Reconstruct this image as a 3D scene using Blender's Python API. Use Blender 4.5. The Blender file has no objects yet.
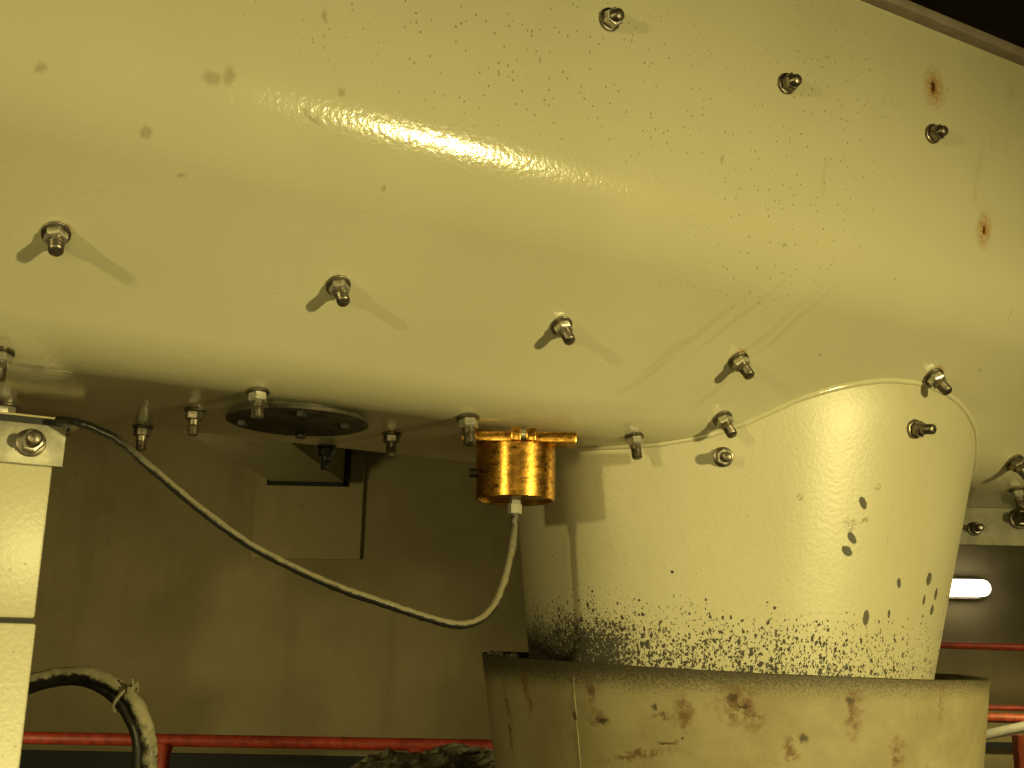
import bpy, bmesh, math, random
from mathutils import Vector, Matrix, noise
random.seed(7)
C = bpy.context.scene.collection
SC = bpy.context.scene

# ------------------------------------------------------------------ camera, world, lamps, exposure
FPX = 1100.0                                   # focal length in pixels of a 1024-wide frame
PITCH = math.atan((650 - 384) / FPX)
ROLL = math.radians(1.1)
cF = Vector((0, math.cos(PITCH), math.sin(PITCH)))
cR0 = Vector((1, 0, 0)); cU0 = cR0.cross(cF)
cR = cR0 * math.cos(ROLL) + cU0 * math.sin(ROLL)
cU = cU0 * math.cos(ROLL) - cR0 * math.sin(ROLL)
cam_d = bpy.data.cameras.new('camera'); cam = bpy.data.objects.new('camera', cam_d); C.objects.link(cam)
cam.matrix_world = Matrix(((cR.x, cU.x, -cF.x, 0), (cR.y, cU.y, -cF.y, 0), (cR.z, cU.z, -cF.z, 0), (0, 0, 0, 1)))
cam_d.sensor_width = 36.0; cam_d.sensor_fit = 'HORIZONTAL'; cam_d.lens = 36.0 * FPX / 1024.0
cam_d.clip_start = 0.02; cam_d.clip_end = 60
SC.camera = cam

w = bpy.data.worlds.new('world'); SC.world = w; w.use_nodes = True
w.node_tree.nodes['Background'].inputs[0].default_value = (1.0, .82, .42, 1)
w.node_tree.nodes['Background'].inputs[1].default_value = 0.03
SC.view_settings.view_transform = 'Standard'; SC.view_settings.look = 'None'
SC.view_settings.gamma = 1.0; SC.view_settings.use_curve_mapping = False
SC.view_settings.exposure = 0.08

LC = (1.0, .845, .325)                           # sodium-warm colour of the lamps, shared by the added fill
def lamp(name, loc, energy, size, target=None, spot=None, blend=.5, col=LC):
    l = bpy.data.lights.new(name, 'SPOT' if spot else 'POINT'); l.energy = energy; l.color = col; l.shadow_soft_size = size
    o = bpy.data.objects.new(name, l); C.objects.link(o); o.location = loc
    if spot:
        l.spot_size = math.radians(spot); l.spot_blend = blend
        o.rotation_euler = (Vector(target) - Vector(loc)).to_track_quat('-Z', 'Y').to_euler()
    return o
lamp('work_lamp_right', (2.1, -.78, .13), 320, .06, (.16, 1.2, -.62), 70, .95)
lamp('work_lamp_left', (-1.2, -.65, .32), 43, .04, (.1, 1.2, .2), 95, .6)
lamp('unseen_light', (.2, -2.4, -.40), 55, .7)  # broad soft fill added behind the camera, stands for no real lamp
lamp('unseen_light', (-2.6, 3.2, -.3), 54, .3, (-.2, 6, -.5), 150, .8)
lamp('unseen_light', (2.9, 3.4, .9), 230, .2, (2.6, 5.0, -1.5), 82, .9)

# ------------------------------------------------------------------ geometry of the place
AZ = math.radians(61.14)                       # the trough runs away to the right
A = Vector((math.sin(AZ), math.cos(AZ), 0)); N = Vector((A.y, -A.x, 0)); Z = Vector((0, 0, 1))
FLOOR_Z, CEIL_Z, WALL_Y = -1.5, 3.2, 6.0
def uz(u, z, s): return A * s - N * u + Z * z
def ray(x, y): return (cF * FPX + cR * (x - 512) - cU * (y - 384)).normalized()
def at(x, y, Y):
    d = ray(x, y); return d * (Y / d.y)
# cross-section of the folded trough (u away from us, z): near side wall, sloping face, flat bottom, far side
Z_BOT = .262
corners = [((.8347, .770), 0), ((.893, .440), .15), ((1.104, Z_BOT), .14), ((1.40, Z_BOT), .004), ((1.74, .335), .06), ((1.80, .770), 0)]
Z_EDGE = .770; U_NEAR, U_FAR = .8347, 1.80; UC = (U_NEAR + U_FAR) / 2
prof = []
for i, (pt, r) in enumerate(corners):
    p = Vector(pt)
    if not r: prof.append((p.x, p.y)); continue
    a = (Vector(corners[i - 1][0]) - p).normalized(); b = (Vector(corners[i + 1][0]) - p).normalized()
    half = a.angle(b) / 2; tl = r / math.tan(half); c = p + (a + b).normalized() * (r / math.sin(half))
    v0 = p + a * tl - c; v1 = p + b * tl - c; tot = v0.angle(v1); nseg = 28 if r > .02 else 3
    for k in range(nseg + 1):
        f = k / nseg; q = c + (v0 * math.sin((1 - f) * tot) + v1 * math.sin(f * tot)) / math.sin(tot); prof.append((q.x, q.y))
def trough_hit(x, y):
    d = ray(x, y); du, dz = -d.dot(N), d.z
    best = None
    for (u0, z0), (u1, z1) in zip(prof, prof[1:]):
        eu, ez = u1 - u0, z1 - z0
        det = du * (-ez) + dz * eu
        if abs(det) < 1e-9: continue
        t = (u0 * (-ez) + z0 * eu) / det; k = (du * z0 - dz * u0) / det
        if t > 0 and -.001 <= k <= 1.001 and (best is None or t < best[0]): best = (t, k, u0, z0, eu, ez)
    if best is None:                              # grazes the belly: nearest point of the silhouette
        return trough_hit(x, y - 1)
    t, k, u0, z0, eu, ez = best
    P = d * t; u = -P.dot(N); z = P.z
    nu, nz = ez, -eu
    n = (-N * nu + Z * nz).normalized()
    return P, n
# the spout: a slightly leaning cone
def sp_c(z): k = (z + .018) / .318; return Vector((.337 + .025 * k, 1.745, z))
def sp_r(z): k = (min(z, .32) + .018) / .318; return .302 + .055 * k
def sp_k(a):                                   # its near left side is squarer than a circle
    c, s_ = math.cos(a), math.sin(a)
    return (abs(c) ** 3.4 + abs(s_) ** 3.4) ** (-1 / 3.4) if c < 0 and s_ < 0 else 1.0
def sp_p(a, z): return sp_c(z) + Vector((math.cos(a), math.sin(a), 0)) * (sp_r(z) * sp_k(a))
def spout_hit(x, y):
    d = ray(x, y)
    def f(t):
        P = d * t; c = sp_c(P.z); return math.hypot(P.x - c.x, P.y - c.y) - sp_r(P.z) * sp_k(math.atan2(P.y - c.y, P.x - c.x))
    t = 1.0
    while f(t) > 0 and t < 2.2: t += .002
    lo, hi = t - .002, t
    for _ in range(30):
        m = (lo + hi) / 2
        if f(m) > 0: lo = m
        else: hi = m
    P = d * hi; c = sp_c(P.z); a = math.atan2(P.y - c.y, P.x - c.x)
    tn = sp_p(a + .01, P.z) - sp_p(a - .01, P.z); n = Vector((tn.y, -tn.x, 0)).normalized(); n.z = -.17
    return P, n.normalized()
# the collar round the foot of the spout
CZ0 = -.016
def co_c(z): return Vector((.336, 1.745, z))
def co_r(z): return .3745 + .145 * (z - CZ0) if z > -.62 else .284
def collar_hit(x, y):
    d = ray(x, y); t = 1.0
    def f(t):
        P = d * t; c = co_c(P.z); return math.hypot(P.x - c.x, P.y - c.y) - co_r(P.z)
    while f(t) > 0 and t < 2.2: t += .001
    P = d * t; c = co_c(P.z); return P, Vector((P.x - c.x, P.y - c.y, -.05)).normalized()

# ------------------------------------------------------------------ materials
class NT:
    def __init__(s, name):
        s.m = bpy.data.materials.new(name); s.m.use_nodes = True; s.t = s.m.node_tree; s.n = s.t.nodes; s.l = s.t.links
        s.b = s.n['Principled BSDF']; s.pos = None
    def node(s, typ, ins=None, **kw):
        x = s.n.new(typ)
        for k, v in kw.items(): setattr(x, k, v)
        for k, v in (ins or {}).items():
            if hasattr(v, 'is_linked') or isinstance(v, bpy.types.NodeSocket): s.l.new(v, x.inputs[k])
            else: x.inputs[k].default_value = v
        return x
    def P(s):
        if s.pos is None: s.pos = s.node('ShaderNodeNewGeometry').outputs['Position']
        return s.pos
    def scaled(s, v):
        return s.node('ShaderNodeVectorMath', {0: s.P(), 1: v}, operation='MULTIPLY').outputs[0]
    def noise(s, scale, detail=3, rough=.5, vec=None):
        return s.node('ShaderNodeTexNoise', {'Vector': vec or s.P(), 'Scale': scale, 'Detail': detail, 'Roughness': rough}).outputs['Fac']
    def ramp(s, v, a, b, lo=0., hi=1.):
        return s.node('ShaderNodeMapRange', {0: v, 1: a, 2: b, 3: lo, 4: hi}, interpolation_type='SMOOTHSTEP', clamp=True).outputs[0]
    def math(s, op, a, b=0.0):
        return s.node('ShaderNodeMath', {0: a, 1: b}, operation=op).outputs[0]
    def mix(s, fac, a, b):
        x = s.node('ShaderNodeMix', data_type='RGBA')
        for k, v in ((0, fac), (6, a), (7, b)):
            if isinstance(v, bpy.types.NodeSocket): s.l.new(v, x.inputs[k])
            else: x.inputs[k].default_value = (*v, 1) if isinstance(v, tuple) and len(v) == 3 else v
        return x.outputs[2]
    def xyz(s):
        return s.node('ShaderNodeSeparateXYZ', {0: s.P()}).outputs
    def bump(s, h, strength, dist=.001):
        s.l.new(s.node('ShaderNodeBump', {'Height': h, 'Strength': strength, 'Distance': dist}).outputs[0], s.b.inputs['Normal'])
    def set(s, **kw):
        names = dict(color='Base Color', rough='Roughness', metal='Metallic', spec='Specular IOR Level', coat='Coat Weight', emit='Emission Color', estr='Emission Strength')
        for k, v in kw.items():
            i = s.b.inputs[names[k]]
            if isinstance(v, bpy.types.NodeSocket): s.l.new(v, i)
            else: i.default_value = (*v, 1) if isinstance(v, tuple) and len(v) == 3 else v
        return s.m
    def marks(s, lst, soft=.35, wob=.006, wscale=130):
        """one mask out of a list of (point, normal, half width, half height, turn in degrees) stains"""
        nz = s.node('ShaderNodeTexNoise', {'Vector': s.P(), 'Scale': wscale, 'Detail': 2}).outputs['Color']
        off = s.node('ShaderNodeVectorMath', {0: nz, 1: (-.5, -.5, -.5)}, operation='ADD').outputs[0]
        off = s.node('ShaderNodeVectorMath', {0: off, 1: (wob,) * 3}, operation='MULTIPLY').outputs[0]
        p = s.node('ShaderNodeVectorMath', {0: s.P(), 1: off}, operation='ADD').outputs[0]
        acc = None
        for (pt, n, rx, ry, turn) in lst:
            up = (Z - n * n.z).normalized(); rt = up.cross(n).normalized()
            M = Matrix((rt, up, n)).transposed() @ Matrix.Rotation(math.radians(turn), 3, 'Z')
            mp = s.node('ShaderNodeMapping', {0: p, 1: pt, 2: M.to_euler(), 3: (rx, ry, .08)}, vector_type='TEXTURE').outputs[0]
            d = s.node('ShaderNodeVectorMath', {0: mp}, operation='LENGTH').outputs['Value']
            v = s.ramp(d, 1 - soft, 1 + soft, 1., 0.)
            acc = v if acc is None else s.math('MAXIMUM', acc, v)
        return acc

def simple(name, col, rough=.5, metal=0., var=.12, scale=25, bump=.15, bscale=200):
    t = NT(name); f = t.noise(scale, 4, .6)
    c2 = tuple(c * (1 - var * 2) for c in col); c1 = tuple(min(1, c * (1 + var)) for c in col)
    t.set(color=t.mix(t.ramp(f, .3, .7), c1, c2), rough=rough, metal=metal)
    if bump: t.bump(t.noise(bscale, 3), bump)
    return t.m

PAINT = (.62, .59, .41)
# marks on the trough (pixel -> true place on the steel)
def tm(x, y, rx, ry, a=0): P, n = trough_hit(x, y); return (P, n, rx / 1000, ry / 1000, a)
def sm(x, y, rx, ry, a=0): P, n = spout_hit(x, y); return (P, n, rx / 1000, ry / 1000, a)
def cm(x, y, rx, ry, a=0): P, n = collar_hit(x, y); return (P, n, rx / 1000, ry / 1000, a)
def painted(name):
    t = NT(name)
    big = t.noise(3.2, 3, .55); fine = t.noise(40, 4, .6)
    col = t.mix(t.ramp(big, .35, .7), PAINT, (.57, .54, .365))
    return t, col
def finish_paint(t, col):
    peel = t.noise(190, 2, .5)
    t.set(color=col, rough=.145, spec=.85)
    t.bump(peel, .2, .0016)
    return t.m

def trough_paint():
    t, col = painted('trough_paint')
    # fine brown specks spread over the upper right of the side wall
    c = trough_hit(800, 170)[0]
    fld = t.marks([(c, trough_hit(800, 170)[1], .12, .26, -18), (trough_hit(560, 60)[0], trough_hit(560, 60)[1], .3, .09, 0)], soft=.6, wob=.05, wscale=14)
    vo = t.node('ShaderNodeTexVoronoi', {'Vector': t.scaled((1.0, 1.0, .7)), 'Scale': 215.0})
    keep = t.ramp(t.node('ShaderNodeSeparateColor', {0: vo.outputs['Color']}).outputs[0], .74, .76)
    sp = t.math('MULTIPLY', t.ramp(vo.outputs['Distance'], .10, .26, 1., 0.), keep)
    sp = t.math('MULTIPLY', sp, t.math('MULTIPLY', fld, .85))
    col = t.mix(sp, col, (.16, .10, .035))
    vo2 = t.node('ShaderNodeTexVoronoi', {'Vector': t.P(), 'Scale': 38.0})
    keep2 = t.ramp(t.node('ShaderNodeSeparateColor', {0: vo2.outputs['Color']}).outputs[0], .90, .91)
    sp2 = t.math('MULTIPLY', t.ramp(vo2.outputs['Distance'], .03, .09, 1., 0.), keep2)
    col = t.mix(t.math('MULTIPLY', sp2, .35), col, (.12, .08, .035))
    # faint drip streaks above the spout
    fal = [tm(700, 330, 5, 55, -30), tm(735, 320, 4, 60, -28), tm(765, 335, 4, 55, -26), tm(790, 325, 4, 50, -26), tm(672, 350, 4, 45, -30), tm(648, 375, 4, 40, -32), tm(715, 390, 4, 35, -30),
           tm(980, 165, 5, 26, -8), tm(990, 140, 3, 14, 8), tm(975, 195, 4, 16, 8), tm(1005, 150, 3, 10), tm(825, 175, 3, 22, -6), tm(1012, 95, 10, 14, 0)]
    col = t.mix(t.math('MULTIPLY', t.marks(fal, .7, .022, 16), .15), col, (.28, .22, .09))
    smu = [tm(229, 76, 5, 8), tm(212, 78, 7, 6), tm(40, 68, 4, 5, -35), tm(146, 132, 4, 6), tm(342, 92, 4, 4), tm(312, 117, 9, 3, -25), tm(384, 188, 2, 2.5), tm(382, 200, 1.3, 1.3), tm(784, 245, 3.2, 2.4),
           tm(722, 158, 2.5, 5), tm(820, 355, 2, 2), tm(182, 175, 3, 1.5), tm(948, 90, 2, 2), tm(980, 370, 2, 4, 40), tm(1010, 315, 1.5, 6), tm(1010, 340, 1.5, 2), tm(870, 70, 2, 2), tm(895, 280, 1.8, 1.8), tm(540, 60, 1.5, 3), tm(325, 16, 2, 5, 20)]
    col = t.mix(t.math('MULTIPLY', t.marks(smu, .6, .008, 160), .36), col, (.17, .11, .04))
    rust = [tm(934, 88, 15, 20, 15), tm(984, 230, 11, 19, -5), tm(938, 371, 9, 8), tm(61, 229, 8, 6), tm(742, 352, 6, 5)]
    rm = t.math('MULTIPLY', t.marks(rust, .75, .012, 240), t.ramp(t.noise(260, 3), .25, .55))
    col = t.mix(t.math('MULTIPLY', rm, .8), col, (.40, .17, .012))
    core = t.marks([tm(933, 87, 4, 7.5, 12), tm(984, 230, 2.6, 6)], .5, .005, 260)
    col = t.mix(core, col, (.10, .035, .006))
    return finish_paint(t, col)

def spout_paint():
    t, col = painted('spout_paint')
    col = t.mix(t.ramp(t.noise(5, 4), .3, .7), (.55, .515, .345), (.52, .485, .32))   # duller, dustier coat than the trough
    X, Y, ZZ = t.xyz()
    # black splash: dense by the rim, thinning out upward and to the right
    left = t.ramp(X, .12, .22, 1., 0.)
    wob = t.math('MULTIPLY', t.math('SUBTRACT', t.noise(18, 3), .5), .05)
    top = t.math('ADD', t.ramp(X, .05, .55, .105, .070), wob)
    zz = t.math('DIVIDE', t.math('ADD', ZZ, .022), top)
    dens = t.math('POWER', t.ramp(zz, 0., 1.05, 1., 0.), .55)
    dens = t.math('MULTIPLY', dens, t.ramp(X, .36, .60, .74, .34))
    wv = t.node('ShaderNodeTexNoise', {'Vector': t.P(), 'Scale': 230.0, 'Detail': 2}).outputs['Color']
    wv = t.node('ShaderNodeVectorMath', {0: wv, 1: (-.5, -.5, -.5)}, operation='ADD').outputs[0]
    wv = t.node('ShaderNodeVectorMath', {0: wv, 1: (.006, .006, .006)}, operation='MULTIPLY').outputs[0]
    wp = t.node('ShaderNodeVectorMath', {0: t.scaled((1.0, 1.0, .7)), 1: wv}, operation='ADD').outputs[0]
    sp = None
    for sc_, gain in ((190.0, .30), (330.0, .52), (480., .45)):
        vo = t.node('ShaderNodeTexVoronoi', {'Vector': wp, 'Scale': sc_})
        rnd = t.node('ShaderNodeSeparateColor', {0: vo.outputs['Color']}).outputs[0]
        keep = t.math('GREATER_THAN', t.math('MULTIPLY', dens, gain), rnd)
        q = t.math('MULTIPLY', t.ramp(t.math('SUBTRACT', vo.outputs['Distance'], t.ramp(dens, 0., 1., .30, .55)), 0., .08, 1., 0.), keep)
        sp = q if sp is None else t.math('MAXIMUM', sp, q)
    dl = t.math('MULTIPLY', t.ramp(zz, .25, 1.0, 1., 0.), left)
    dn = t.math('GREATER_THAN', t.math('ADD', t.math('MULTIPLY', dl, .31), t.math('MULTIPLY', t.noise(340, 4, .8), 1.1)), .77)
    sp = t.math('MAXIMUM', sp, t.math('MULTIPLY', dn, t.math('GREATER_THAN', dl, .02)))
    vo3 = t.node('ShaderNodeTexVoronoi', {'Vector': t.P(), 'Scale': 75.0})
    k3 = t.math('GREATER_THAN', t.math('MULTIPLY', t.ramp(zz, .4, 2.0, .30, 0.), 1.), t.node('ShaderNodeSeparateColor', {0: vo3.outputs['Color']}).outputs[1])
    sp = t.math('MAXIMUM', sp, t.math('MULTIPLY', t.math('LESS_THAN', vo3.outputs['Distance'], .16), k3))
    # the grey chips where stones knocked the paint off
    chips = [sm(863, 503, 5, 9, 30), sm(852, 538, 5, 9, 40), sm(847, 551, 5.5, 9, 55), sm(929, 579, 7, 9, -18), sm(936, 594, 5, 9, -5), sm(924, 600, 4, 7), sm(932, 610, 5.5, 7, -15), sm(899, 583, 4, 7, 12),
             sm(866, 618, 5, 10, -4), sm(889, 614, 2.4, 5.5), sm(948, 598, 2.5, 6), sm(945, 640, 3, 10)]
    cmask = t.marks(chips, .12, .003, 190)
    brn = [sm(878, 487, 5, 4, 35), sm(864, 521, 8, 2.5, 30), sm(850, 524, 10, 7), sm(850, 530, 5, 3), sm(800, 497, 4, 4), sm(625, 563, 1.6, 1.6), sm(747, 517, 1.5, 1.5), sm(946, 500, 1.6, 1.6)]
    bm_ = t.math('MULTIPLY', t.marks(brn, .5, .006, 200), t.ramp(t.noise(330, 3), .40, .6))
    col = t.mix(t.math('MULTIPLY', bm_, .75), col, (.16, .12, .045))
    dust = t.math('MULTIPLY', t.ramp(t.noise(60, 5, .7, t.scaled((1, 1, .35))), .52, .75), .22)
    col = t.mix(dust, col, (.36, .31, .15))
    col = t.mix(cmask, col, (.085, .075, .05))
    col = t.mix(sp, col, (.038, .031, .019))
    m = finish_paint(t, col)
    t.set(rough=t.ramp(t.math('MAXIMUM', sp, cmask), 0., 1., .42, .75))
    return m

def collar_mat():
    t = NT('worn_collar_steel')
    X, Y, ZZ = t.xyz()
    f = t.noise(9, 5, .65); g = t.noise(45, 5, .7)
    col = t.mix(t.ramp(f, .35, .68), (.37, .32, .18), (.28, .235, .12))
    col = t.mix(t.math('MULTIPLY', t.ramp(g, .52, .72), .5), col, (.26, .20, .10))
    # dark dirt hanging under the rim
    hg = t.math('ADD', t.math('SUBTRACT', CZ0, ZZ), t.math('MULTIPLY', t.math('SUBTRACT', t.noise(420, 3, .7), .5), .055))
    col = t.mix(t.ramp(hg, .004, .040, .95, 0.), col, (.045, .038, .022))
    rust = [cm(738, 704, 20, 20), cm(750, 716, 16, 14), cm(598, 718, 12, 9), cm(853, 712, 9, 26), cm(851, 695, 6, 6), cm(940, 695, 5, 26), cm(527, 692, 7, 24, 14), cm(507, 705, 7, 30, 6), cm(685, 712, 10, 18), cm(640, 755, 40, 4, 12),
            cm(790, 750, 6, 14, 14), cm(897, 755, 10, 18), cm(510, 735, 4, 22), cm(592, 690, 5, 14), cm(665, 716, 10, 3)]
    r = t.math('MULTIPLY', t.marks(rust, .7, .022, 120), t.ramp(t.noise(75, 5, .7), .36, .56))
    col = t.mix(t.math('MULTIPLY', r, .9), col, (.15, .075, .022))
    dark = [cm(733, 697, 6, 4, 20), cm(743, 707, 7, 3), cm(849, 700, 5, 4), cm(602, 720, 9, 4), cm(683, 738, 2, 2), cm(667, 743, 12, 1.5, 8), cm(575, 716, 3, 5), cm(803, 738, 5, 6, 30), cm(655, 707, 3, 3)]
    col = t.mix(t.math('MULTIPLY', t.marks(dark, .5, .010, 170), .85), col, (.045, .025, .012))
    t.set(color=col, rough=.62)
    t.bump(t.math('ADD', g, r), .25, .002)
    return t.m

def concrete(name, a, b, scale=1.3):
    t = NT(name)
    f = t.noise(scale, 6, .6); g = t.noise(14, 5, .65); st = t.noise(2.2, 4, .6, t.scaled((2.5, 2.5, .22)))
    col = t.mix(t.ramp(f, .35, .68), a, b)
    col = t.mix(t.math('MULTIPLY', t.ramp(st, .5, .75), .35), col, tuple(c * .62 for c in b))
    col = t.mix(t.math('MULTIPLY', t.ramp(g, .62, .72), .3), col, tuple(c * .5 for c in b))
    t.set(color=col, rough=.85, spec=.25); t.bump(g, .2, .004)
    return t.m

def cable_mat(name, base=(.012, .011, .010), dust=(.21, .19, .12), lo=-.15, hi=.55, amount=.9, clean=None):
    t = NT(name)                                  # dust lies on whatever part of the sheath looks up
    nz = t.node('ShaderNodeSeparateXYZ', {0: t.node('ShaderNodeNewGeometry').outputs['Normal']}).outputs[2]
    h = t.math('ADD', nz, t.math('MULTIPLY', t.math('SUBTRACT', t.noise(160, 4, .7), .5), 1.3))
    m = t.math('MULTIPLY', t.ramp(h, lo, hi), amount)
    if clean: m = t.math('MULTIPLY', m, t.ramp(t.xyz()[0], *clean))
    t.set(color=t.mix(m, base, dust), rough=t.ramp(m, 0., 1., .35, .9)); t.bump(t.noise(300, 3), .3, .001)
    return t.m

M_TR, M_SP, M_CO = trough_paint(), spout_paint(), collar_mat()
t, c_ = painted('plain_paint'); M_PL = finish_paint(t, c_)
M_ZINC = simple('zinc_plated_steel', (.66, .63, .54), .34, .85, .15, 120, .1)
M_DARK = simple('dark_oxidised_steel', (.25, .22, .17), .38, .9, .25, 150, .2)
M_BLACK = simple('blackened_bolt', (.022, .02, .016), .5, .3, .2, 150, .1)
M_PLATE = simple('dark_cover_plate', (.055, .045, .028), .6, .2, .3, 40, .3)
M_RUB = simple('black_rubber', (.008, .008, .008), .6, 0, .1)
M_GALV = simple('galvanised_plate', (.34, .325, .25), .5, .55, .2, 35, .1)
M_LIP = simple('grey_brown_lip', (.33, .27, .22), .6, 0, .1)
def brass_mat():
    t = NT('tarnished_brass'); f = t.noise(60, 5, .65, t.scaled((1, 1, 2.2))); g = t.noise(230, 3, .6)
    col = t.mix(t.ramp(f, .45, .75), (.78, .42, .085), (.42, .19, .03))
    col = t.mix(t.math('MULTIPLY', t.ramp(t.noise(75, 4, .7, t.scaled((1, 1, 2.8))), .54, .64), .85), col, (.12, .05, .015))
    t.set(color=col, metal=1., rough=t.ramp(f, .4, .8, .22, .42)); t.bump(g, .12, .001)
    return t.m
M_BRASS = brass_mat()
M_GLAND = simple('nickel_gland', (.52, .50, .40), .5, .3, .15)
M_RED = simple('red_railing_paint', (.42, .05, .028), .5, 0, .18, 30, .1)
M_REDB = simple('orange_red_railing_paint', (.50, .09, .035), .5, 0, .18, 30, .1)
M_REDD = simple('deep_red_railing_paint', (.26, .02, .012), .5, 0, .18, 30, .1)
M_WHITE = simple('white_pipe_paint', (.88, .86, .76), .5, 0, .06)
M_WALL = concrete('concrete_wall', (.43, .365, .215), (.33, .28, .16))
M_PAD = concrete('concrete_pad', (.50, .43, .26), (.44, .375, .22))
M_FLOOR = concrete('concrete_floor', (.14, .13, .10), (.10, .09, .07))
M_CEIL = concrete('dark_ceiling', (.07, .058, .038), (.05, .042, .03))
M_DADO = simple('dark_blue_dado', (.012, .016, .026), .6, 0, .1)
M_BEAM = concrete('beam_paint', (.47, .42, .28), (.41, .365, .24))
M_HEAP = concrete('crushed_ore', (.34, .31, .22), (.12, .105, .075), 28)
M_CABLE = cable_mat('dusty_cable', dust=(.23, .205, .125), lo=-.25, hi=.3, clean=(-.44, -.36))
M_HOSE = cable_mat('dusty_hose', dust=(.30, .27, .17), lo=-.2, hi=.3)
M_BCABLE = cable_mat('clean_black_cable', amount=.12)
def emis():
    t = NT('lamp_diffuser'); return t.set(color=(.9, .88, .7), rough=.4, emit=(1., .90, .60), estr=4.5)
M_EMIT = emis()
M_COLUMN = None
def column_paint():
    t, col = painted('column_paint'); col = t.mix(t.ramp(t.noise(3, 3), .3, .7), (.60, .565, .385), (.55, .515, .345))
    vo = t.node('ShaderNodeTexVoronoi', {'Vector': t.P(), 'Scale': 90.0})
    k = t.ramp(t.node('ShaderNodeSeparateColor', {0: vo.outputs['Color']}).outputs[0], .82, .84)
    sp = t.math('MULTIPLY', t.ramp(vo.outputs['Distance'], .1, .2, 1., 0.), k)
    col = t.mix(t.math('MULTIPLY', sp, .55), col, (.2, .15, .06))
    return finish_paint(t, col)
M_COLUMN = column_paint(); M_COLUMN.node_tree.nodes['Principled BSDF'].inputs['Roughness'].default_value = .42

# ------------------------------------------------------------------ builders
def thing(name, label, cat, loc, group=None):
    o = bpy.data.objects.new(name, None); C.objects.link(o); o.location = loc; o.empty_display_size = .05
    o['label'] = label; o['category'] = cat
    if group: o['group'] = group
    return o
def wloc(o):
    v = Vector((0, 0, 0))
    while o: v += o.location; o = o.parent
    return v
def obj(name, bm, mat, parent=None, origin=None, smooth=True, angle=35):
    """link a bmesh written in world coordinates as one mesh object under parent"""
    bmesh.ops.recalc_face_normals(bm, faces=bm.faces)
    org = Vector(origin) if origin is not None else (wloc(parent) if parent else Vector((0, 0, 0)))
    bmesh.ops.translate(bm, verts=bm.verts, vec=-org)
    me = bpy.data.meshes.new(name); bm.to_mesh(me); bm.free()
    me.materials.append(mat)
    if smooth:
        me.polygons.foreach_set('use_smooth', [True] * len(me.polygons)); me.set_sharp_from_angle(angle=math.radians(angle))
    o = bpy.data.objects.new(name, me); C.objects.link(o)
    if parent: o.parent = parent; o.location = org - wloc(parent)
    else: o.location = org
    return o
def struct(name, bm, mat):
    o = obj(name, bm, mat); o['kind'] = 'structure'; return o
def tag(o, label, cat, group=None):
    o['label'] = label; o['category'] = cat
    if group: o['group'] = group
    return o
def frame(c, ax, ay, az): return Matrix(((ax.x, ay.x, az.x, c.x), (ax.y, ay.y, az.y, c.y), (ax.z, ay.z, az.z, c.z), (0, 0, 0, 1)))
X_, Y_ = Vector((1, 0, 0)), Vector((0, 1, 0))
def box(bm, c, half, ax=X_, ay=Y_, az=Z, bevel=0.):
    M = frame(Vector(c), ax, ay, az) @ Matrix.Diagonal((half[0] * 2, half[1] * 2, half[2] * 2, 1))
    g = bmesh.ops.create_cube(bm, size=1, matrix=M)
    if bevel:
        es = list({e for v in g['verts'] for e in v.link_edges})
        bmesh.ops.bevel(bm, geom=es, offset=bevel, segments=2, affect='EDGES', profile=.5)
    return bm
def boxb(c, half, **k): return box(bmesh.new(), c, half, **k)
def lathe(bm, pts, M=None, seg=32, cap0=True, cap1=True):
    """pts: (radius, height) going along the axis"""
    M = M or Matrix.Identity(4); rings = []
    for r, h in pts:
        rings.append([bm.verts.new(M @ Vector((r * math.cos(2 * math.pi * i / seg), r * math.sin(2 * math.pi * i / seg), h))) for i in range(seg)])
    for a, b in zip(rings, rings[1:]):
        for i in range(seg): bm.faces.new((a[i], a[(i + 1) % seg], b[(i + 1) % seg], b[i]))
    if cap0: bm.faces.new(list(reversed(rings[0])))
    if cap1: bm.faces.new(rings[-1])
    return bm
def smooth_path(pts, n=10):
    out = []; P = [Vector(p) for p in pts]; P = [P[0] * 2 - P[1]] + P + [P[-1] * 2 - P[-2]]
    for i in range(1, len(P) - 2):
        a, b, c, d = P[i - 1:i + 3]
        for k in range(n):
            t = k / n
            out.append(.5 * ((2 * b) + (c - a) * t + (2 * a - 5 * b + 4 * c - d) * t * t + (3 * b - a - 3 * c + d) * t ** 3))
    out.append(P[-2]); return out
def tube(bm, path, r, seg=12, closed=False, lump=0., lscale=60):
    rings = []; n = len(path); up = None
    for i, p in enumerate(path):
        if closed: d = path[(i + 1) % n] - path[i - 1]
        else: d = path[min(i + 1, n - 1)] - path[max(i - 1, 0)]
        d.normalize()
        if up is None: up = d.orthogonal().normalized()
        up = (up - d * up.dot(d)).normalized(); s = d.cross(up)
        rr = r(i / max(1, n - 1)) if callable(r) else r
        ring = []
        for k in range(seg):
            a = 2 * math.pi * k / seg; v = up * math.cos(a) + s * math.sin(a); q = p + v * rr
            if lump: q += v * lump * noise.noise(q * lscale)
            ring.append(bm.verts.new(q))
        rings.append(ring)
    rng = range(n if closed else n - 1)
    for i in rng:
        a, b = rings[i], rings[(i + 1) % n]
        for k in range(seg): bm.faces.new((a[k], a[(k + 1) % seg], b[(k + 1) % seg], b[k]))
    if not closed: bm.faces.new(list(reversed(rings[0]))); bm.faces.new(rings[-1])
    return bm

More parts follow.
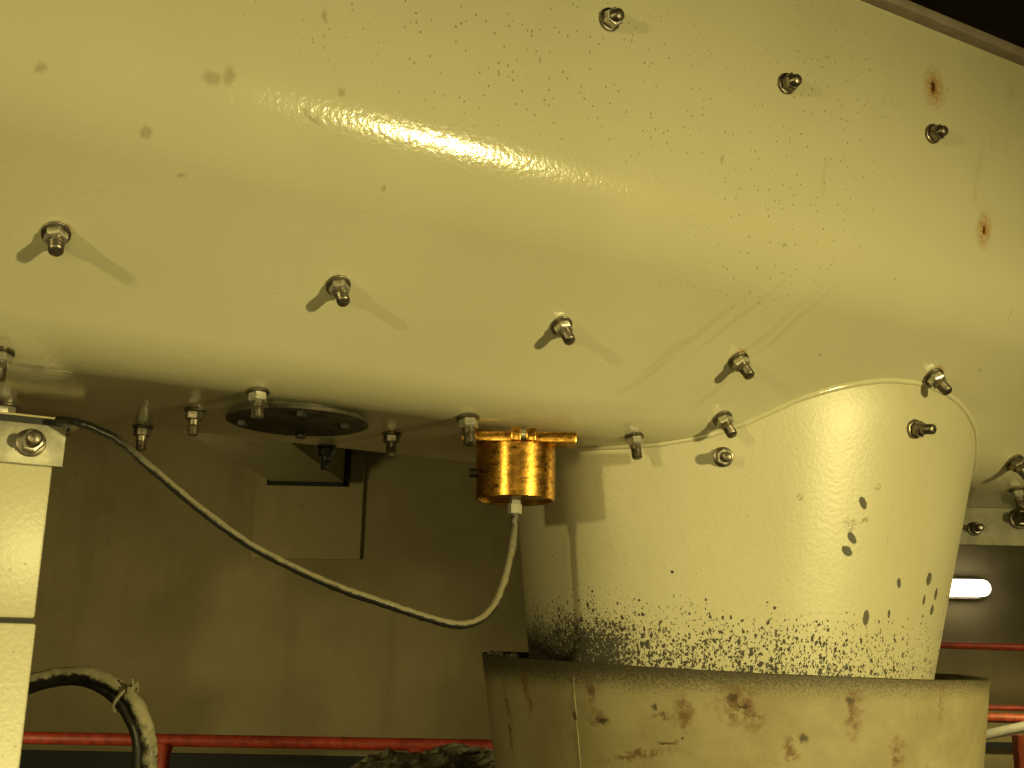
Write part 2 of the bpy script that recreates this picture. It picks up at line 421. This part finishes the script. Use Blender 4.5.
# ------------------------------------------------------------------ the setting
XL, XR, YF = -4.0, 5.0, -4.0
def slab(x0, x1, y0, y1, z0, z1): return boxb(((x0 + x1) / 2, (y0 + y1) / 2, (z0 + z1) / 2), ((x1 - x0) / 2, (y1 - y0) / 2, (z1 - z0) / 2))
struct('floor', slab(XL, XR, YF, WALL_Y, FLOOR_Z - .2, FLOOR_Z), M_FLOOR)
struct('ceiling', slab(XL, XR, YF, WALL_Y, CEIL_Z, CEIL_Z + .2), M_CEIL)
struct('wall_back', slab(XL, XR, WALL_Y, WALL_Y + .3, FLOOR_Z, CEIL_Z), M_WALL)
struct('wall_left', slab(XL - .3, XL, YF, WALL_Y, FLOOR_Z, CEIL_Z), M_WALL)
struct('wall_right', slab(XR, XR + .3, YF, WALL_Y, FLOOR_Z, CEIL_Z), M_WALL)
struct('wall_front', slab(XL, XR, YF - .3, YF, FLOOR_Z, CEIL_Z), M_WALL)
zd = at(300, 755, WALL_Y).z
struct('trim_1', slab(XL, 1.0, WALL_Y - .05, WALL_Y, FLOOR_Z, zd), M_DADO)
# raised pad of concrete on the wall under the beam
p0, p1 = at(257, 470, WALL_Y - .03), at(360, 560, WALL_Y - .03)
struct('trim_2', boxb(((p0.x + p1.x) / 2, WALL_Y - .015, (p0.z + .1 + p1.z) / 2), ((p1.x - p0.x) / 2, .015, (p0.z + .1 - p1.z) / 2), bevel=.008), M_PAD)
zl = at(1000, 742, WALL_Y).z
struct('trim_3', slab(1.9, XR, WALL_Y - .06, WALL_Y, zl - .03, zl), M_DADO)

# ------------------------------------------------------------------ trough with spout, bolts, cover disc, hanger plate
S0, S1 = -1.5, 3.0
TH = .008
trough = thing('feeder_trough', 'huge cream painted steel trough with folded belly, studded with bolts, above everything else', 'trough', uz(UC, Z_BOT, .6))
bm = bmesh.new()
inner = []
for i, (u, z) in enumerate(prof):
    a = prof[max(0, i - 1)]; b = prof[min(len(prof) - 1, i + 1)]
    tu, tz = b[0] - a[0], b[1] - a[1]; L = math.hypot(tu, tz)
    inner.append((u - tz / L * TH, z + tu / L * TH))
loop = prof + inner[::-1]
NS = 40
rows = [[bm.verts.new(uz(u, z, S0 + (S1 - S0) * k / NS)) for u, z in loop] for k in range(NS + 1)]
nl = len(loop)
for a, b in zip(rows, rows[1:]):
    for i in range(nl): bm.faces.new((a[i], a[(i + 1) % nl], b[(i + 1) % nl], b[i]))
bm.faces.new(rows[0]); bm.faces.new(rows[-1])
obj('shell', bm, M_TR, trough, angle=30)
# folded lip along both top edges, then the lid and the two end plates
for sgn in (-1, 1):
    ue = U_NEAR if sgn < 0 else U_FAR
    b_ = boxb(uz(ue + sgn * .004, Z_EDGE + .007, (S0 + S1) / 2), ((S1 - S0) / 2, .012, .007), ax=A, ay=-N, az=Z, bevel=.002)
    o = obj('lip', b_, M_LIP, trough); o['label'] = 'grey brown lip folded along the upper edge'
obj('lid', boxb(uz(UC, Z_EDGE + .018, (S0 + S1) / 2), ((S1 - S0) / 2, UC - U_NEAR - .004, .004), ax=A, ay=-N, az=Z), M_PL, trough)
for s in (S0, S1):
    bm = bmesh.new(); d = .004
    fr = [bm.verts.new(uz(u, z, s - d)) for u, z in prof]; bk = [bm.verts.new(uz(u, z, s + d)) for u, z in prof]
    n_ = len(prof); bm.faces.new(fr); bm.faces.new(bk[::-1])
    for i in range(n_): bm.faces.new((fr[i], fr[(i + 1) % n_], bk[(i + 1) % n_], bk[i]))
    obj('end_plate', bm, M_PL, trough)
# spout: its upper edge follows the belly of the trough
def inside(P):
    u = -P.dot(N); z = P.z; ins = False
    for (u0, z0), (u1, z1) in zip(prof, prof[1:] + prof[:1]):
        if (z0 > z) != (z1 > z) and u < (u1 - u0) * (z - z0) / (z1 - z0) + u0: ins = not ins
    return ins
SEG = 128; seam = []; bm = bmesh.new(); cols = []
for k in range(SEG):
    a = 2 * math.pi * k / SEG
    z = -.1; 
    while z < .6:
        P = sp_p(a, z)
        if inside(P): break
        z += .001
    seam.append(P.copy())
    cols.append([sp_p(a, q) for q in [(-.13 + (z + .13) * j / 14) for j in range(15)]])
vs = [[bm.verts.new(p) for p in c] for c in cols]
vi = []
for k in range(SEG):
    a = 2 * math.pi * k / SEG; rad = Vector((math.cos(a), math.sin(a), 0)) * .008
    vi.append([bm.verts.new(cols[k][0] - rad), bm.verts.new(cols[k][14] - rad)])
for k in range(SEG):
    q = (k + 1) % SEG
    for j in range(14): bm.faces.new((vs[k][j], vs[q][j], vs[q][j + 1], vs[k][j + 1]))
    bm.faces.new((vi[k][0], vi[k][1], vi[q][1], vi[q][0]))
    bm.faces.new((vs[k][0], vi[k][0], vi[q][0], vs[q][0])); bm.faces.new((vs[k][14], vs[q][14], vi[q][1], vi[k][1]))
obj('discharge_spout', bm, M_SP, trough, angle=40)
weld_pts = [p for p in seam if p.z < .59]
i0 = next(i for i in range(SEG) if seam[i].z >= .59) if len(weld_pts) < SEG else 0
order = [seam[(i0 + i) % SEG] for i in range(SEG)]; order = [p for p in order if p.z < .59]
o = obj('weld_bead', tube(bmesh.new(), order, .0042, 10, closed=len(order) == SEG, lump=.0008, lscale=30), M_PL, trough, angle=80)

# --- bolts: a stud with its nut and washer
def bolt_meshes():
    out = {}
    for key, L in (('long', .031), ('short', .021)):
        st = bmesh.new(); h0 = .0; r = .0066
        pts = [(r, 0), (r, L - .012)]
        z = L - .012
        while z < L - .002: pts += [(r * .9, z + .0004), (r, z + .0010)]; z += .0015
        pts += [(r * .9, L - .001), (r * .7, L)]
        lathe(st, pts, seg=20)
        out[key] = st
    nu = bmesh.new(); R = .0104
    lathe(nu, [(.0092, .0032), (R, .0042), (R, .0118), (.0090, .0130), (.0066, .0132)], seg=6)
    wa = bmesh.new(); lathe(wa, [(.0122, 0), (.0124, .0005), (.0124, .0026), (.0118, .0031)], seg=32)
    res = {}
    for k, b in (*out.items(), ('nut', nu), ('washer', wa)):
        bmesh.ops.recalc_face_normals(b, faces=b.faces)
        me = bpy.data.meshes.new(k if k in ('nut', 'washer') else 'bolt'); b.to_mesh(me); b.free()
        if k != 'nut': me.polygons.foreach_set('use_smooth', [True] * len(me.polygons)); me.set_sharp_from_angle(angle=math.radians(40))
        res[k] = me
    return res
BM = bolt_meshes(); variants = {}
def bmesh_of(key, mat):
    if (key, mat.name) not in variants:
        me = BM[key].copy(); me.materials.clear(); me.materials.append(mat); me.name = BM[key].name; variants[(key, mat.name)] = me
    return variants[(key, mat.name)]
def bolt(parent, P, n, key='long', mats=None, scale=1.0, turn=None, extra=0.0, flat=False, label=None):
    stud_m, nut_m, wash_m = mats or (M_DARK, M_ZINC, M_DARK)
    q = Z.rotation_difference(n) @ Matrix.Rotation(turn if turn is not None else random.random() * 6, 3, 'Z').to_quaternion()
    o = bpy.data.objects.new('bolt', bmesh_of(key, stud_m)); C.objects.link(o); o.parent = parent
    o.location = P + n * extra - wloc(parent); o.rotation_mode = 'QUATERNION'; o.rotation_quaternion = q; o.scale = (scale,) * 3
    if label: o['label'] = label
    if not flat:
        for k, m in (('nut', nut_m), ('washer', wash_m)):
            c = bpy.data.objects.new(k, bmesh_of(k, m)); C.objects.link(c); c.parent = o
    return o
# the three rows along the belly and the one up the side wall; pixel of the washer -> place on the steel
BR = (M_DARK, M_ZINC, M_DARK); MX = (M_DARK, M_ZINC, M_DARK); DK = (M_DARK, M_DARK, M_DARK); BK = (M_BLACK, M_BLACK, M_BLACK)
for x, y, k, mt, s in ((56, 233, 'long', MX, 1.), (338, 285, 'long', MX, 1.), (561, 325, 'long', MX, 1.), (738, 360, 'long', MX, 1.05), (933, 376, 'long', MX, 1.12),
                       (609, 20, 'short', MX, 1.), (786, 84, 'short', DK, 1.), (932, 134, 'short', DK, 1.),
                       (143, 427, 'long', DK, 1.), (195, 409, 'long', DK, 1.), (258, 391, 'long', BR, 1.0), (327, 446, 'long', BK, 1.05), (392, 433, 'long', DK, 1.), (468, 417, 'long', BR, 1.1),
                       (634, 436, 'long', BR, 1.), (722, 418, 'long', MX, 1.05), (1, 352, 'long', BR, 1.), (7, 404, 'long', BR, 1.), (1014, 461, 'long', DK, 1.15), (1017, 489, 'long', BR, 1.1)):
    P, n = trough_hit(x, y)
    if P.z < .262: n = (n + Vector((0, 0, -1.2))).normalized()
    bolt(trough, P, n, k, mt, s)
for x, y, mt in ((723, 457, MX), (914, 429, DK)):
    P, n = spout_hit(x, y); bolt(trough, P, n, 'long', mt, 1.05)

# --- blank disc under the belly
dc = ray(298, 421); dc = dc * ((Z_BOT - .0075) / dc.z)
disc = None
bm = bmesh.new(); M = Matrix.Translation(dc)
lathe(bm, [(.0795, -.003), (.082, -.002), (.082, .002), (.081, .003)], M, 64)
disc = obj('cover_disc', bm, M_PLATE, trough, origin=dc); disc['label'] = 'dark flat round cover disc under the belly'
lathe_n = bmesh.new(); lathe(lathe_n, [(.05, .003), (.05, .0072)], Matrix.Translation(dc), 48)
obj('neck', lathe_n, M_PL, disc)
for x, y in ((242, 421), (344, 424), (301, 433), (301, 412)):
    p = at(x, y, 1.2); k = (dc.z - .003) / p.z; p = p * k
    v = p - dc; v.z = 0
    if v.length > .068: v = v * (.068 / v.length)
    b_ = bmesh.new(); lathe(b_, [(.0055, -.0095), (.0065, -.0085), (.0065, -.002)], Matrix.Translation(dc + v), 6)
    obj('screw', b_, M_BLACK, disc)

# --- plate hanging behind the spout, with bolts of its own
pa, pb = at(955, 500, 1.95), at(1080, 547, 1.95)
hc = Vector(((pa.x + pb.x) / 2, 1.955, (.262 + pb.z) / 2))
hp = obj('hanger_plate', boxb(hc, ((pb.x - pa.x) / 2, .005, (.262 - pb.z) / 2), bevel=.0015), simple('grey_plate', (.30, .28, .2), .6, 0, .15), trough, origin=hc)
for x, y, s in ((1019, 519, 1.5), (974, 529, 1.0)):
    b = bolt(hp, at(x, y, 1.95), Vector((0, -1, 0)), 'long', DK, s, flat=False)
    for ch in list(b.children):                    # keep the depth at thing > part > sub-part
        ch.parent = hp; ch.location = b.location; ch.rotation_mode = 'QUATERNION'; ch.rotation_quaternion = b.rotation_quaternion; ch.scale = b.scale

# ------------------------------------------------------------------ brass sensor
ff = ray(515.5, 437); ff = ff * ((Z_BOT - .014) / ff.z)
bc = at(515.5, 468, ff.y + .047)
top = Z_BOT - .006; bot = at(515.5, 501, bc.y).z
sens = thing('brass_sensor', 'tarnished brass cylindrical sensor clamped under the trough, cable leaving its bottom', 'sensor', (bc.x, bc.y, bot))
R = 40.5 / FPX * (bc.dot(cF) - .02)
bm = bmesh.new()
lathe(bm, [(R * .90, bot + .004), (R * .93, bot + .0005), (R - .001, bot), (R, bot + .0012), (R, top - .014), (R * .98, top - .013)], Matrix.Translation((bc.x, bc.y, 0)), 72)
obj('body', bm, M_BRASS, sens)
th = .0135
zf = top - .007
def half_clamp(x0, x1, lug):
    b_ = bmesh.new()
    box(b_, ((x0 + x1) / 2, bc.y - .026, zf), ((x1 - x0) / 2, .021, th / 2), bevel=.0022)
    return b_
hw = 54 / FPX * (ff.dot(cF))
o = obj('clamp', half_clamp(bc.x - hw, bc.x + .0055, -1), M_BRASS, sens); o = obj('clamp', half_clamp(bc.x + .0115, bc.x + hw + .008, 1), M_BRASS, sens)
for dx in (.0035, .0215):
    b_ = boxb((bc.x + dx - .004, bc.y - .049, zf + .0015), (.0058, .007, .0080), bevel=.0012); obj('lug', b_, M_BRASS, sens)
b_ = bmesh.new(); lathe(b_, [(.036, zf + th / 2 - .001), (.036, Z_BOT - .0005)], Matrix.Translation((bc.x, bc.y + .03, 0)), 48); o = obj('spacer', b_, M_PL, sens); o['label'] = 'cream spacer ring'
b_ = bmesh.new(); lathe(b_, [(.0075, bot - .016), (.0085, bot - .015), (.0085, bot - .004), (.007, bot - .003), (.007, bot + .004)], Matrix.Translation((bc.x, bc.y, 0)), 6); o = obj('cable_gland', b_, M_GLAND, sens, angle=20); o['label'] = 'pale grey cable gland'
sx = at(471, 466, 1.28); b_ = bmesh.new(); lathe(b_, [(.0045, 0), (.0055, .001), (.0055, .010)], frame(Vector((bc.x - R - .007, bc.y - .01, sx.z)), Vector((0, 1, 0)), Vector((0, 0, 1)), Vector((1, 0, 0))), 12); o = obj('set_screw', b_, M_BLACK, sens); o['label'] = 'black set screw'

cpx = [(58, 420, 1.19), (72, 421.5, 1.18), (88, 426, 1.175), (118, 440, 1.175), (150, 467, 1.17), (200, 509, 1.18), (250, 545, 1.19), (300, 571, 1.20), (350, 592, 1.21), (400, 609, 1.235), (438, 621, 1.26), (466, 624.5, 1.28), (488, 613, 1.30), (503, 585, bc.y - .02), (512, 548, bc.y - .003)]
pth = [at(*p) for p in cpx] + [Vector((bc.x, bc.y, bot - .026)), Vector((bc.x, bc.y, bot - .0163))]
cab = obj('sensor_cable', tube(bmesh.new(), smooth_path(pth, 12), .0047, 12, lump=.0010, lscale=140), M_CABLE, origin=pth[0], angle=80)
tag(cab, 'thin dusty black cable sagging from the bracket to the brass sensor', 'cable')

# ------------------------------------------------------------------ column, bracket
ce = at(59, 467, 1.215)                           # the near right edge of the column
CW, CD = .17, .12
cc = Vector((ce.x, ce.y, 0)) - A * (CW / 2) - N * (CD / 2)
zt = at(40, 465, 1.215).z
col = thing('support_column', 'cream painted square steel column with bolted bracket at the left edge', 'column', (cc.x, cc.y, FLOOR_Z))
zj = at(20, 620.5, 1.2).z
b_ = boxb((cc.x, cc.y, (FLOOR_Z + zj - .0025) / 2), (CW / 2 - .004, CD / 2, (zj - .0025 - FLOOR_Z) / 2), ax=A, ay=-N, bevel=.003); obj('shaft', b_, M_COLUMN, col)
b_ = boxb((cc.x, cc.y, (zt + zj + .0025) / 2), (CW / 2 - .0105 + .004, CD / 2, (zt - zj - .0025) / 2), ax=A, ay=-N, bevel=.003); obj('shaft', b_, M_COLUMN, col)
b_ = boxb((cc.x, cc.y, zj), (CW / 2 - .008, CD / 2 - .004, .0032), ax=A, ay=-N); o = obj('joint_gasket', b_, M_RUB, col); o['label'] = 'black gasket in the joint'
ztop = min(at(55, 427, 1.205).z, Z_BOT - .0165)
bcn = Vector((cc.x, cc.y, 0)) + A * .004
b_ = bmesh.new(); box(b_, bcn + N * (CD / 2 + .004) + Z * ((zt + ztop) / 2 - .001), (CW / 2 - .001, .004, (ztop - zt) / 2 + .002), ax=A, ay=-N, bevel=.0012)
box(b_, bcn + Z * (ztop - .004), (CW / 2 - .001, CD / 2 - .001, .004), ax=A, ay=-N, bevel=.001)
br = obj('bracket', b_, M_GALV, col); br['label'] = 'bare galvanised bracket bolted to the column head'
b_ = boxb(bcn + Z * (ztop + .0045), (CW / 2 + .003, CD / 2 + .004, .0045), ax=A, ay=-N); o = obj('rubber_pad', b_, M_RUB, col); o['label'] = 'black rubber pad'
b_ = boxb(bcn + Z * (ztop + .0125), (CW / 2 + .016, CD / 2 - .02, .0034), ax=A, ay=-N, bevel=.001); o = obj('foot_plate', b_, M_PAD, col)
bp = at(31, 443, 1.2); uq = -Vector((cc.x, cc.y, 0)).dot(N) - CD / 2 - .008
d_ = ray(31, 443); bp = d_ * (uq / -d_.dot(N))
b = bolt(col, bp, N, 'long', MX, 1.25, turn=.3)

# ------------------------------------------------------------------ collar round the foot of the spout
collar = thing('rusty_collar', 'rust spotted steel collar hopper with open top under the cream spout', 'hopper', (.333, 1.745, FLOOR_Z))
bm = bmesh.new(); seg = 128; T = .007
zs = [CZ0, CZ0 - .003, -.06, -.12, -.2, -.3, -.45, -.62, -.9, -1.2, FLOOR_Z]
tilt = lambda P: Vector((P.x, P.y, P.z - ((.020 * (P.x - .336) - .014 * (P.y - 1.745)) / .74 if P.z > -.4 else 0)))
outer = [(co_r(z), z) for z in zs]; innr = [(co_r(z) - T, z) for z in zs]
rings = []
for r, z in [*outer[::-1], *[(co_r(CZ0) - .001, CZ0 + .001), (co_r(CZ0) - T + .001, CZ0 + .001)], *innr[:-3]]:
    c = co_c(z); rings.append([bm.verts.new(tilt(c + Vector((math.cos(2 * math.pi * k / seg) * r, math.sin(2 * math.pi * k / seg) * r, .0012 * noise.noise(Vector((k * .3, 1, 0))) if z > -.03 else 0)))) for k in range(seg)])
for a, b in zip(rings, rings[1:]):
    for k in range(seg): bm.faces.new((a[k], a[(k + 1) % seg], b[(k + 1) % seg], b[k]))
bm.faces.new(rings[-1])
obj('shell', bm, M_CO, collar, angle=50)
sp = [collar_hit(573 + 1.0 * i, 676 + 12 * i)[0] for i in range(9)]
d0 = sp[-1] - sp[-2]; sp += [sp[-1] + d0 * k for k in (3, 8)]
o = obj('weld_seam', tube(bmesh.new(), sp, .0008, 8, lump=.0004, lscale=150), M_CO, collar, angle=80)
# caked dirt on the left of the rim
bm = bmesh.new()
for i in range(46):
    a = math.radians(random.uniform(172, 205)); r = co_r(CZ0) - random.uniform(.012, .03); c = co_c(CZ0)
    p = tilt(c + Vector((math.cos(a) * r, math.sin(a) * r, random.uniform(-.012, .001))))
    s = random.uniform(.003, .0065)
    g = bmesh.ops.create_icosphere(bm, subdivisions=2, radius=s, matrix=Matrix.Translation(p))
    for v in g['verts']: v.co += (v.co - p).normalized() * s * .6 * noise.noise(v.co * 260)
o = obj('caked_dirt', bm, simple('caked_dirt', (.17, .15, .095), .95, 0, .3, 90, .5), collar); o['label'] = 'dark caked dirt lying along the rim'; o['kind'] = 'stuff'

# ------------------------------------------------------------------ hose with a second cable tied to it
hpx = [(-30, 705, 1.42), (0, 693, 1.42), (30, 682, 1.42), (60, 675, 1.42), (88, 675, 1.41), (112, 684, 1.40), (132, 700, 1.39), (144, 722, 1.38), (149, 748, 1.38), (149, 780, 1.38), (145, 830, 1.38)]
hp_ = [at(*p) for p in hpx]; hp_ = hp_ + [Vector((hp_[-1].x - .02, 1.42, -.6)), Vector((hp_[-1].x - .06, 1.46, -1.1)), Vector((hp_[-1].x - .1, 1.5, FLOOR_Z + .012))]
hs = thing('dusty_hose', 'thick dusty black hose arching beside the column above the red rail', 'hose', (hp_[-1].x, hp_[-1].y, FLOOR_Z))
obj('hose_line', tube(bmesh.new(), smooth_path(hp_, 12), .0095, 16, lump=.0015, lscale=90), M_HOSE, hs, angle=80)
h2 = [at(*p) for p in [(-25, 712, 1.44), (30, 687, 1.44), (66, 679, 1.43), (92, 682, 1.415), (116, 697, 1.40), (130, 716, 1.39), (139, 740, 1.385), (139, 775, 1.385), (136, 825, 1.385)]]
h2 += [Vector((h2[-1].x - .02, 1.44, -.6)), Vector((h2[-1].x - .06, 1.48, -1.1)), Vector((h2[-1].x - .1, 1.53, FLOOR_Z + .01))]
o = obj('second_cable', tube(bmesh.new(), smooth_path(h2, 12), .0085, 14), M_BCABLE, hs, angle=80); o['label'] = 'clean black cable tied under the hose'
tp = at(127, 696, 1.39)
ring = []
d = (at(134, 704, 1.39) - at(118, 687, 1.40)).normalized(); e1 = d.cross(Y_).normalized(); e2 = d.cross(e1)
for k in range(28):
    a = 2 * math.pi * k / 28; ring.append(tp - e1 * .003 + e1 * math.cos(a) * .0195 + e2 * math.sin(a) * .014)
b_ = tube(bmesh.new(), ring, .0022, 6, closed=True)
q = at(131, 690, 1.376)
box(b_, q, (.004, .003, .004), bevel=.0008)
tube(b_, [q, q + Vector((.003, -.002, .006)), q + Vector((.001, -.003, .013))], .0015, 6)
tube(b_, [q, q + Vector((.006, -.002, .004)), q + Vector((.008, -.002, .010))], .0012, 6)
o = obj('cable_tie', b_, simple('dusty_cable_tie', (.26, .24, .15), .8), hs); o['label'] = 'dusty cable tie with cut tail'

# ------------------------------------------------------------------ beam from the wall
b0 = at(272, 482, WALL_Y - .1); b1 = at(345, 484, WALL_Y - .1)
n0 = at(187, 433, 3.9)
bdir = Vector((.10, 1, 0)).normalized(); k_l = at(185, 433, 1); 
zb = b0.z
ll = ray(186, 433); ll = ll * (zb / ll.z)         # where the left bottom edge leaves the trough's outline
bdir = (Vector((b0.x, b0.y, 0)) - Vector((ll.x, ll.y, 0))).normalized(); bx = Vector((bdir.y, -bdir.x, 0))
wid = (b1 - b0).dot(bx); Lb = 4.6
beam_c = Vector((b0.x, b0.y, 0)) + bx * wid / 2 - bdir * (Lb / 2 - .09)
beam = thing('support_beam', 'pale concrete beam running into the back wall below the trough outline', 'beam', (beam_c.x, beam_c.y, zb))
obj('beam_body', boxb(beam_c + Z * (zb + .17), (wid / 2, Lb / 2 - .02, .17), ax=bx, ay=bdir, bevel=.004), M_BEAM, beam)
b_ = bmesh.new(); e = Vector((b0.x, WALL_Y - .112, 0)) + bx * wid / 2
box(b_, e + Z * (zb - .006), (wid / 2 + .02, .012, .014)); box(b_, e + X_ * (wid / 2 + .012) + Z * (zb + .16), (.016, .012, .18))
o = obj('joint_seal', b_, M_RUB, beam); o['label'] = 'black seal where the beam meets the wall'

# ------------------------------------------------------------------ railings
def railing(name, label, mat, rails, posts, base, group=None):
    t = thing(name, label, 'railing', base)
    for nm, a, b, r in rails: obj(nm, tube(bmesh.new(), [a, a.lerp(b, .5), b], r, 14), mat, t, angle=60)
    for p, zt_, r in posts:
        b_ = bmesh.new(); lathe(b_, [(r * 1.9, FLOOR_Z), (r * 1.9, FLOOR_Z + .01), (r, FLOOR_Z + .011), (r, zt_ - .06), (r * 1.5, zt_ - .012)], Matrix.Translation((p.x, p.y, 0)), 16); obj('post', b_, mat, t)
    return t
YR = 4.6
ra, rb = at(10, 737.5, YR), at(500, 746, YR)
d = (rb - ra) / (rb.x - ra.x)
ra2 = ra + d * (-3.6 - ra.x); rb2 = ra + d * (.35 - ra.x)
posts = []
for px in (-340, -87, 165, 417): 
    p = at(px, 742, YR); posts.append((Vector((p.x, YR, 0)), ra.z + d.z * (p.x - ra.x), .024))
ml = Vector((0, 0, -.5))
railing('red_railing', 'long dull red pipe railing across the back, behind hose and collar', M_RED, [('top_rail', ra2, rb2, .0245), ('mid_rail', ra2 + ml, rb2 + ml, .018)], posts, (ra.x, YR, FLOOR_Z))
YA = 5.4
fa, fb = at(925, 644.5, YA), at(1060, 648.5, YA); ga, gb = at(925, 706, YA), at(1060, 709.5, YA)
ext = lambda a, b, x0, x1: (a + (b - a) * ((x0 - a.x) / (b.x - a.x)), a + (b - a) * ((x1 - a.x) / (b.x - a.x)))
fa, fb = ext(fa, fb, 1.2, 4.3); ga, gb = ext(ga, gb, 1.2, 4.3)
railing('red_railing', 'high dark red railing right of the spout, just under the wall lamp', M_RED, [('top_rail', fa, fb, .017), ('mid_rail', ga, gb, .013)],
        [(Vector((1.25, YA, 0)), fa.z, .02), (Vector((4.2, YA, 0)), fb.z, .02)], (2.7, YA, FLOOR_Z))
YB = 4.5
oa, ob = at(940, 716, YB), at(1060, 720, YB); oa, ob = ext(oa, ob, .95, 3.5)
pp = at(1022, 740, YB)
railing('red_railing', 'bright orange red railing at lower right edge with a stout post', M_REDB, [('top_rail', oa, ob, .0185)], [(Vector((1.0, YB, 0)), oa.z, .02), (Vector((3.45, YB, 0)), ob.z, .02)], (2.2, YB, FLOOR_Z))
YW = 4.2
wa, wb = at(960, 740.5, YW), at(1070, 717, YW); dd = wb - wa
wa2, wb2 = wa - dd * .6, wb + dd * 1.4
t = thing('white_handrail', 'white sloping handrail pipe at the lower right edge', 'handrail', (wa2.x, YW, FLOOR_Z))
obj('rail', tube(bmesh.new(), [wa2, wa2.lerp(wb2, .5), wb2], .0185, 14), M_WHITE, t, angle=60)
for p in (wa2, wb2):
    b_ = bmesh.new(); lathe(b_, [(.03, FLOOR_Z), (.03, FLOOR_Z + .01), (.015, FLOOR_Z + .011), (.015, p.z)], Matrix.Translation((p.x, p.y, 0)), 14); obj('post', b_, M_WHITE, t)
rp = at(1022, 750, 4.05); zr = at(1022, 735, 4.05).z
b_ = boxb((rp.x, 4.05, (FLOOR_Z + zr) / 2), (.024, .024, (zr - FLOOR_Z) / 2), bevel=.004)
box(b_, (rp.x, 4.05, FLOOR_Z + .006), (.07, .07, .006))
tag(obj('bollard_post', b_, M_REDB, origin=(rp.x, 4.05, FLOOR_Z)), 'short red square post at the lower right corner', 'post')

# ------------------------------------------------------------------ wall lamp
lc = at(961, 588, WALL_Y - .08)
lm = thing('wall_lamp', 'glowing oval bulkhead lamp on the back wall beside the spout', 'lamp', (lc.x, WALL_Y, lc.z))
def stadium(c, hw_, r, y0, y1):
    b_ = bmesh.new(); pr = []
    for i in range(17): a = -math.pi / 2 + math.pi * i / 16; pr.append((hw_ - r + r * math.cos(a), r * math.sin(a)))
    for i in range(17): a = math.pi / 2 + math.pi * i / 16; pr.append((-hw_ + r + r * math.cos(a), r * math.sin(a)))
    prv = None
    f0 = [b_.verts.new((c.x + x, y0, c.z + z)) for x, z in pr]; f1 = [b_.verts.new((c.x + x, y1, c.z + z)) for x, z in pr]
    b_.faces.new(f0); b_.faces.new(f1[::-1])
    for i in range(len(pr)): b_.faces.new((f0[i], f1[i], f1[(i + 1) % len(pr)], f0[(i + 1) % len(pr)]))
    bmesh.ops.bevel(b_, geom=[e for e in b_.edges if all(v.co.y == y0 for v in e.verts)], offset=.02, segments=3, affect='EDGES')
    return b_
obj('housing', stadium(lc, .152, .054, WALL_Y - .05, WALL_Y), M_DARK, lm)
o = obj('diffuser', stadium(lc, .145, .043, WALL_Y - .115, WALL_Y - .045), M_EMIT, lm); o['label'] = 'glowing white diffuser'

# ------------------------------------------------------------------ heap of crushed ore behind the collar
bm = bmesh.new(); hcx, hcy, hr = -.08, 3.42, 1.06; ht = at(485, 757, 3.42).z
n = 110; grid = {}
for i in range(n + 1):
    for j in range(n + 1):
        x = -1 + 2 * i / n; y = -1 + 2 * j / n; rr = math.hypot(x, y)
        if rr > 1.02: continue
        v = Vector((hcx + x * hr, hcy + y * hr, 0))
        prof_ = (1 - rr) ** 1.0
        h = (ht - FLOOR_Z) * (1 - rr ** 3)
        h += (.030 * noise.noise(v * 9) + .022 * abs(noise.noise(v * 24)) + .022 * abs(noise.noise(v * 60))) * min(1, (1 - min(1, rr)) * 6)
        grid[i, j] = bm.verts.new((v.x, v.y, FLOOR_Z + max(0, h)))
for (i, j) in grid:
    q = [(i, j), (i + 1, j), (i + 1, j + 1), (i, j + 1)]
    if all(k in grid for k in q): bm.faces.new([grid[k] for k in q])
hpo = obj('ore_heap', bm, M_HEAP, origin=(hcx, hcy, FLOOR_Z), smooth=False)
tag(hpo, 'grey lumpy heap of crushed ore behind the collar, before the red railing', 'heap'); hpo['kind'] = 'stuff'
